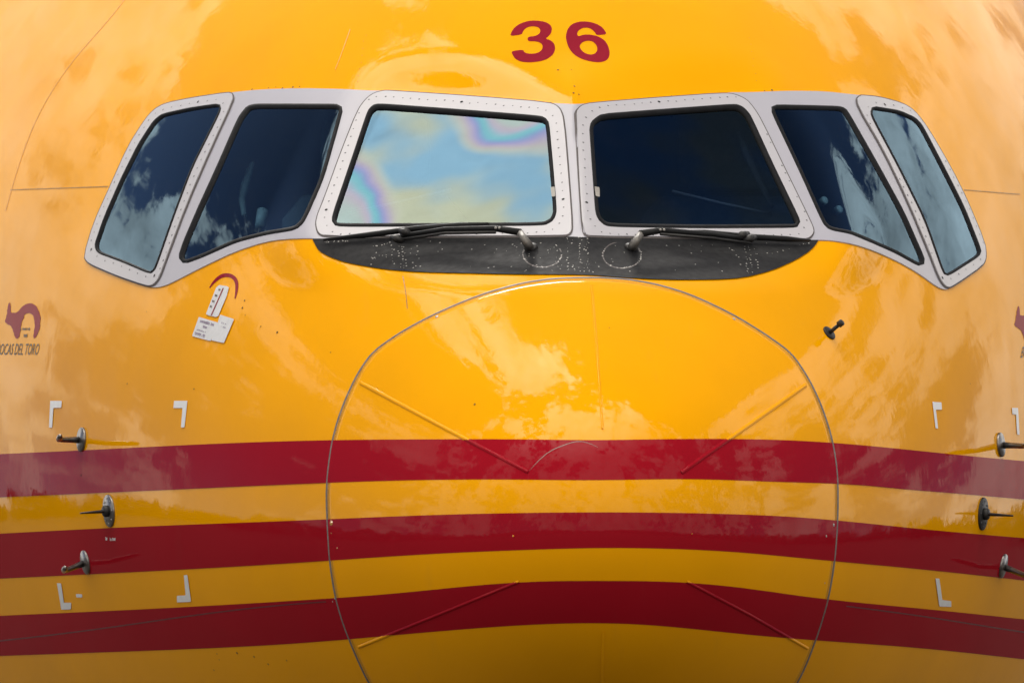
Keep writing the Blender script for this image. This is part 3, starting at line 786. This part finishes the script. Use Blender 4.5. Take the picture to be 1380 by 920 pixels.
strokes('placard_print', [(*K8([(425, 602), (472, 618)]), 1.8), (*K8([(420, 640), (465, 654)]), 1.4)], M['inkgrey'], pl3, .0033)

# rivets showing bare through the black panel, and the two wiper access rings
rv = []
def rl(a, b, n, j=.8, p=.85):
    for i in range(n):
        if rng.random() < p:
            t = i / max(1, n - 1); rv.append((a[0] + (b[0] - a[0]) * t + rng.normal(0, j), a[1] + (b[1] - a[1]) * t + rng.normal(0, j * .6)))
for x, y0, y1, n in ((527, 328, 362, 9), (537, 333, 364, 10), (541, 331, 366, 12), (545, 335, 364, 8), (553, 333, 362, 10), (563, 334, 360, 6), (765, 324, 368, 12), (781, 322, 369, 14), (791, 323, 366, 12), (1003, 334, 371, 12), (1009, 332, 368, 12), (1016, 333, 365, 10), (694, 332, 352, 4)):
    rl((x, y0), (x + (4 if x < 760 else 5 if x > 900 else 1), y1), n, .9, .75)
for a, b, n in (((438, 328), (470, 326), 12), ((500, 334), (522, 330), 7), ((500, 350), (520, 344), 6), ((740, 371), (835, 373), 22), ((755, 365), (800, 368), 8), ((760, 321), (800, 321), 9), ((985, 336), (1000, 352), 8), ((1020, 345), (1060, 338), 7), ((900, 333), (960, 331), 5), ((1075, 332), (1092, 328), 6)):
    rl(a, b, n, 1.2, .8)
rings = []
for cx, cy, rx, ry in ((731, 344, 26, 17.5), (838, 345, 26, 18)):
    t = np.linspace(-.6 if cx < 800 else .6, (math.pi + .6) if cx < 800 else (2 * math.pi - .3), 60)
    rings.append(np.stack([cx + rx * np.cos(t) * (1 - .0 * t), cy + ry * np.sin(t)], 1))
    for i in range(46):
        a = rng.uniform(0, 2 * math.pi)
        if math.sin(a) < -.75: continue
        rv.append((cx + (rx + rng.normal(0, .6)) * math.cos(a), cy + (ry + rng.normal(0, .6)) * math.sin(a)))
for i in range(90):
    x = rng.uniform(430, 1090); y = rng.uniform(324, 368)
    if rng.random() < .45: x = rng.normal(785, 45)
    rv.append((x, y))
rv = np.array(rv); rv = rv[inside(rv, offset(resample(chaikin(GLARE, 1), 5), -3))]
dots('bare_rivets', rv, rng.uniform(.0007, .0022, len(rv)), .0030, [M['chip']], glare, seg=6)
for r_ in rings: ribbon('access_ring', r_, 1.4, .0030, M['groove'], glare, step=2)
# dark specks and chips on the yellow skin
sp = np.array([(770, 95), (774, 117), (773, 126), (780, 128), (752, 95), (172, 517), (262, 524), (374, 448), (821, 442), (446, 475), (1307, 517), (296, 888), (289, 902), (320, 879), (343, 884), (362, 894), (387, 889), (293, 880), (110, 640), (640, 545), (362, 119), (372, 118), (381, 119.5), (395, 118), (404, 117.5), (340, 121), (905, 130), (1030, 123), (1040, 122), (735, 139), (742, 139.5), (198, 420), (330, 405), (327, 415), (331, 425), (352, 440)], float)
dots('paint_specks', sp, rng.uniform(.0013, .003, len(sp)), .0014, [M['hole']], plane, seg=6)

row = [(493 - i * 1.6, 48 + i * 9.0) for i in range(8)] + [(1010 + i * 1.5, 52 + i * 9.5) for i in range(7)]
dots('skin_rivets', np.array(row) + rng.normal(0, .5, (len(row), 2)), .0013, .0007, [M['ocher']], plane, seg=6)

# ------------------------------------------------------------------ probes
def probe_frame(uv):
    s, n = surf(np.array([uv], float)); return s[0], n[0]
def pitot(uv, reach, drop=0.0, r=.0285):
    s, n = probe_frame(uv); V, F = [], []
    disc(V, F, s, n, r, .006, 24)
    root = link('pitot_probe', V, F, M['steel'], plane)
    V, F = [], []; e = s + n * reach + np.array([0, -.02, -drop])
    tube(V, F, [s + n * .003 + np.array([0, .02, 0]), s + n * reach * .5 + np.array([0, .004, -drop * .5]), s + n * reach * .9 + np.array([0, -.01, -drop]), e], [.0085, .0068, .0062, .006], 12)
    link('mast', V, F, M['steel'], root)
    V, F = [], []
    tube(V, F, [e + np.array([0, .03, 0]), e + np.array([0, -.02, 0]), e + np.array([0, -.09, 0]), e + np.array([0, -.13, 0])], [.005, .0072, .0066, .0045], 14)
    link('tube', V, F, M['steel'], root)
    return root
pitot((111, 592), .058, .004); pitot((116.5, 757), .056, .010); pitot((1347.5, 599), .060, .008); pitot((1350.5, 762), .058, .012)
def vane(uv, reach, r=.038, dark=False):
    s, n = probe_frame(uv); V, F = [], []
    disc(V, F, s, n, r, .004, 28)
    root = link('vane_probe', V, F, M['darkmetal'] if dark else M['steel'], plane)
    V, F = [], []; disc(V, F, s + n * .004, n, r * .36, .012, 18); link('hub', V, F, M['darkmetal'], root)
    V, F = [], []; a = s + n * .012; b = s + n * reach; up = np.array([0, 0, 1.0]); back = np.array([0, 1.0, 0])
    for p, ch, th in ((a, .050, .0042), (b, .022, .0018)):
        for q, h in ((-.2, .2), (0, 1), (.5, .8), (1.0, .15)):
            V.append(p + back * ch * q + up * th * h); V.append(p + back * ch * q - up * th * h)
    for i in range(3):
        F += [(2 * i, 2 * i + 2, 2 * i + 10, 2 * i + 8), (2 * i + 1, 2 * i + 9, 2 * i + 11, 2 * i + 3), (8 + 2 * i, 10 + 2 * i, 11 + 2 * i, 9 + 2 * i)]
    F += [(0, 8, 9, 1), (6, 7, 15, 14)]
    link('vane', V, F, M['darkmetal'], root, smooth=False)
    p, fm = [], []
    for i in range(8):
        aa = np.cross(n, [0, 0, 1.0]); aa /= np.linalg.norm(aa); bb = np.cross(n, aa); q = 2 * math.pi * i / 8
        p.append(s + r * .78 * (math.cos(q) * aa + math.sin(q) * bb) + n * .004)
    V, F = [], []
    for c in p: tube(V, F, [c, c + n * .0012], .0022, 6)
    o = link('plate_screws', V, F, M['chip'] if not dark else M['screw'], root); o['kind'] = 'stuff'
    return root
vane((147.6, 688), .072); vane((1324, 692), .074, dark=True)
def ice_probe(uv, reach):
    s, n = probe_frame(uv); V, F = [], []
    disc(V, F, s, n, .0175, .004, 22); root = link('ice_detector', V, F, M['darkmetal'], plane)
    V, F = [], []; tube(V, F, [s, s + n * reach * .3, s + n * reach * .72], [.0055, .0045, .0045], 12); link('mast', V, F, M['darkmetal'], root)
    V, F = [], []; tube(V, F, [s + n * reach * .70, s + n * reach * .74, s + n * reach * .97, s + n * reach], [.005, .0078, .0078, .0060], 14); link('cap', V, F, M['darkmetal'], root)
ice_probe((1117, 449), .045)

# ------------------------------------------------------------------ windscreen wipers
def wiper(pivot, elbow, arm, blade, holder, dirn):
    V, F = [], []; s, n = probe_frame(pivot)
    disc(V, F, s, n, .016, .010, 18)
    root = link('windscreen_wiper', V, F, M['darkmetal'], plane); root['label'] = 'black windscreen wiper parked along the lower frame edge'
    V, F = [], []
    tube(V, F, [s, lifted((pivot[0] * .6 + elbow[0] * .4, pivot[1] * .6 + elbow[1] * .4), .035), lifted(elbow, .038)], [.0115, .010, .0080], 12); link('pivot_post', V, F, M['post'], root)
    V, F = [], []
    tube(V, F, [lifted(q, h) for q, h in arm], [.0085, .0075, .006, .005][:len(arm)], 10); link('arm', V, F, M['wiper'], root)
    V, F = [], []
    tube(V, F, [lifted((q[0], q[1] + 5), h) for q, h in arm[1:]], .0035, 8); link('drive_rod', V, F, M['darkmetal'], root)
    V, F = [], []
    nb = len(blade); tube(V, F, [lifted(q, h) for q, h in blade], [.0030] + [.0068] * (nb - 2) + [.0030], 8)
    link('blade', V, F, M['wiper'], root)
    V, F = [], []
    for q in holder: tube(V, F, [lifted((q[0] - 7 * dirn, q[1] + 3), .018), lifted(q, .028), lifted((q[0] + 8 * dirn, q[1] - 2), .02)], [.006, .010, .006], 10)
    link('blade_holder', V, F, M['darkmetal'], root)
    V, F = [], []
    for dx in (0, 5): tube(V, F, [lifted((arm[1][0][0] + dx, arm[1][0][1] - 1), .036), lifted((arm[1][0][0] + dx, arm[1][0][1] - 1), .046)], .0032, 8)
    o = link('arm_bolts', V, F, M['chip'], root); o['kind'] = 'stuff'
wiper((716, 336), (700, 313), [((701, 313), .04), ((668, 308), .038), ((600, 309), .030), ((540, 318), .020)],
      [((659, 301.5), .016), ((620, 303.5), .018), ((560, 308), .02), ((500, 316), .018), ((436, 323), .014)], [(547, 313), (536, 322)], -1)
wiper((850, 336), (864, 315), [((863, 315), .040), ((890, 310.5), .038), ((960, 316), .030), ((1012, 323), .020)],
      [((900, 312), .014), ((950, 313.5), .018), ((1010, 319), .02), ((1060, 322), .018), ((1092, 324), .014)], [(1010, 322), (1000, 317)], 1)

# ------------------------------------------------------------------ inside the cockpit
def cockpit():
    ys = np.concatenate([np.arange(.62, 2.3, .02), np.linspace(2.32, 3.0, 16)]); th = np.linspace(-.35, math.pi + .35, 200)
    G = hull_grid(np.sqrt(ys), th, .05); V = G.reshape(-1, 3); F = grid_faces(len(ys), len(th), False)
    c = project(V)[F].mean(1); hole = np.zeros(len(F), bool)
    for k, p in PANE_C.items(): hole |= inside(c, offset(p, 9))
    F = [tuple(f) for f in F[~hole]]
    k = len(V); n = len(th); b0 = (len(ys) - 1) * n; V = np.vstack([V, [[0, 3.0, TIP[2] + .4]]])
    F += [(b0 + j, b0 + j + 1, k) for j in range(n - 1)] + [(b0 + n - 1, b0, k)]
    link('cockpit_lining', V, F, M['liner'], plane)
    z0 = TIP[2]
    V, F = [], []
    box(V, F, (0, 1.28, z0 + .57), .95, .36, .10, -.12); box(V, F, (0, 1.42, z0 + .40), .90, .10, .28); box(V, F, (0, 1.75, z0 + .25), .34, .8, .25)
    link('instrument_panel', V, F, M['panel'], plane, smooth=False)
    V, F = [], []
    box(V, F, (0, 1.95, z0 + 1.16), .5, .7, .06, .25); link('overhead_panel', V, F, M['panel'], plane, smooth=False)
    for sx in (-1, 1):
        def rounded(cx, cy, cz, w, d, h, tilt):
            V, F = [], []
            pr = [(-.5, .75), (-.42, .95), (0, 1), (.42, .95), (.5, .75)]
            for t, k_ in pr:
                kk = len(V)
                for q in range(12):
                    an = 2 * math.pi * q / 12; e = lambda v: math.copysign(abs(v)**.5, v)
                    V.append(np.array([cx + e(math.cos(an)) * w / 2 * k_, cy + e(math.sin(an)) * d / 2 * k_ + t * h * math.sin(tilt), cz + t * h * math.cos(tilt)]))
            for r in range(4):
                for q in range(12): F.append((r * 12 + q, r * 12 + (q + 1) % 12, (r + 1) * 12 + (q + 1) % 12, (r + 1) * 12 + q))
            F.append(tuple(range(12))[::-1]); F.append(tuple(48 + q for q in range(12)))
            return V, F
        V, F = rounded(sx * .42, 2.10, z0 + .55, .46, .14, .70, .15)
        st = link('pilot_seat', V, F, M['seat'], plane)
        V, F = rounded(sx * .42, 2.14, z0 + 1.0, .26, .10, .18, .1); link('headrest', V, F, M['seat'], st)
        V, F = [], []; tube(V, F, [(sx * .42 - .12, 1.5, z0 + .55), (sx * .42 - .14, 1.5, z0 + .70), (sx * .42 - .04, 1.5, z0 + .66), (sx * .42 + .04, 1.5, z0 + .66), (sx * .42 + .14, 1.5, z0 + .70), (sx * .42 + .12, 1.5, z0 + .55)], .014, 8)
        link('control_wheel', V, F, M['panel'], plane)
    for a, b in (((470, 287), (608, 256)), ((906, 258), (1040, 289))):
        V, F = [], []; tube(V, F, [lifted(a, -.10), lifted(((a[0] + b[0]) / 2, (a[1] + b[1]) / 2 + 1), -.10), lifted(b, -.10)], .004, 8)
        link('cockpit_rail', V, F, M['rail'], plane)
    V, F = [], []; tube(V, F, [lifted(q, -.07) for q in ((996, 180), (1008, 212), (1040, 278))], [.006, .010, .007], 10); link('grab_handle', V, F, M['shade'], plane)
    V, F = [], []; tube(V, F, [lifted(q, -.10) for q in ((340, 220), (330, 250), (326, 268), (329, 290))], [.006, .010, .008, .006], 10); link('grab_handle', V, F, M['shade'], plane)
    V, F = [], []; tube(V, F, [lifted((350, 306), -.14), lifted((354, 285), -.14)], [.012, .014], 10); link('side_lamp', V, F, M['rail'], plane)
    for q in ((1108, 272), (1128, 284)):
        V, F = [], []; disc(V, F, lifted(q, -.12), np.array([.5, -.6, .3]), .010, .012, 14); link('air_outlet', V, F, M['rail'], plane)
cockpit()
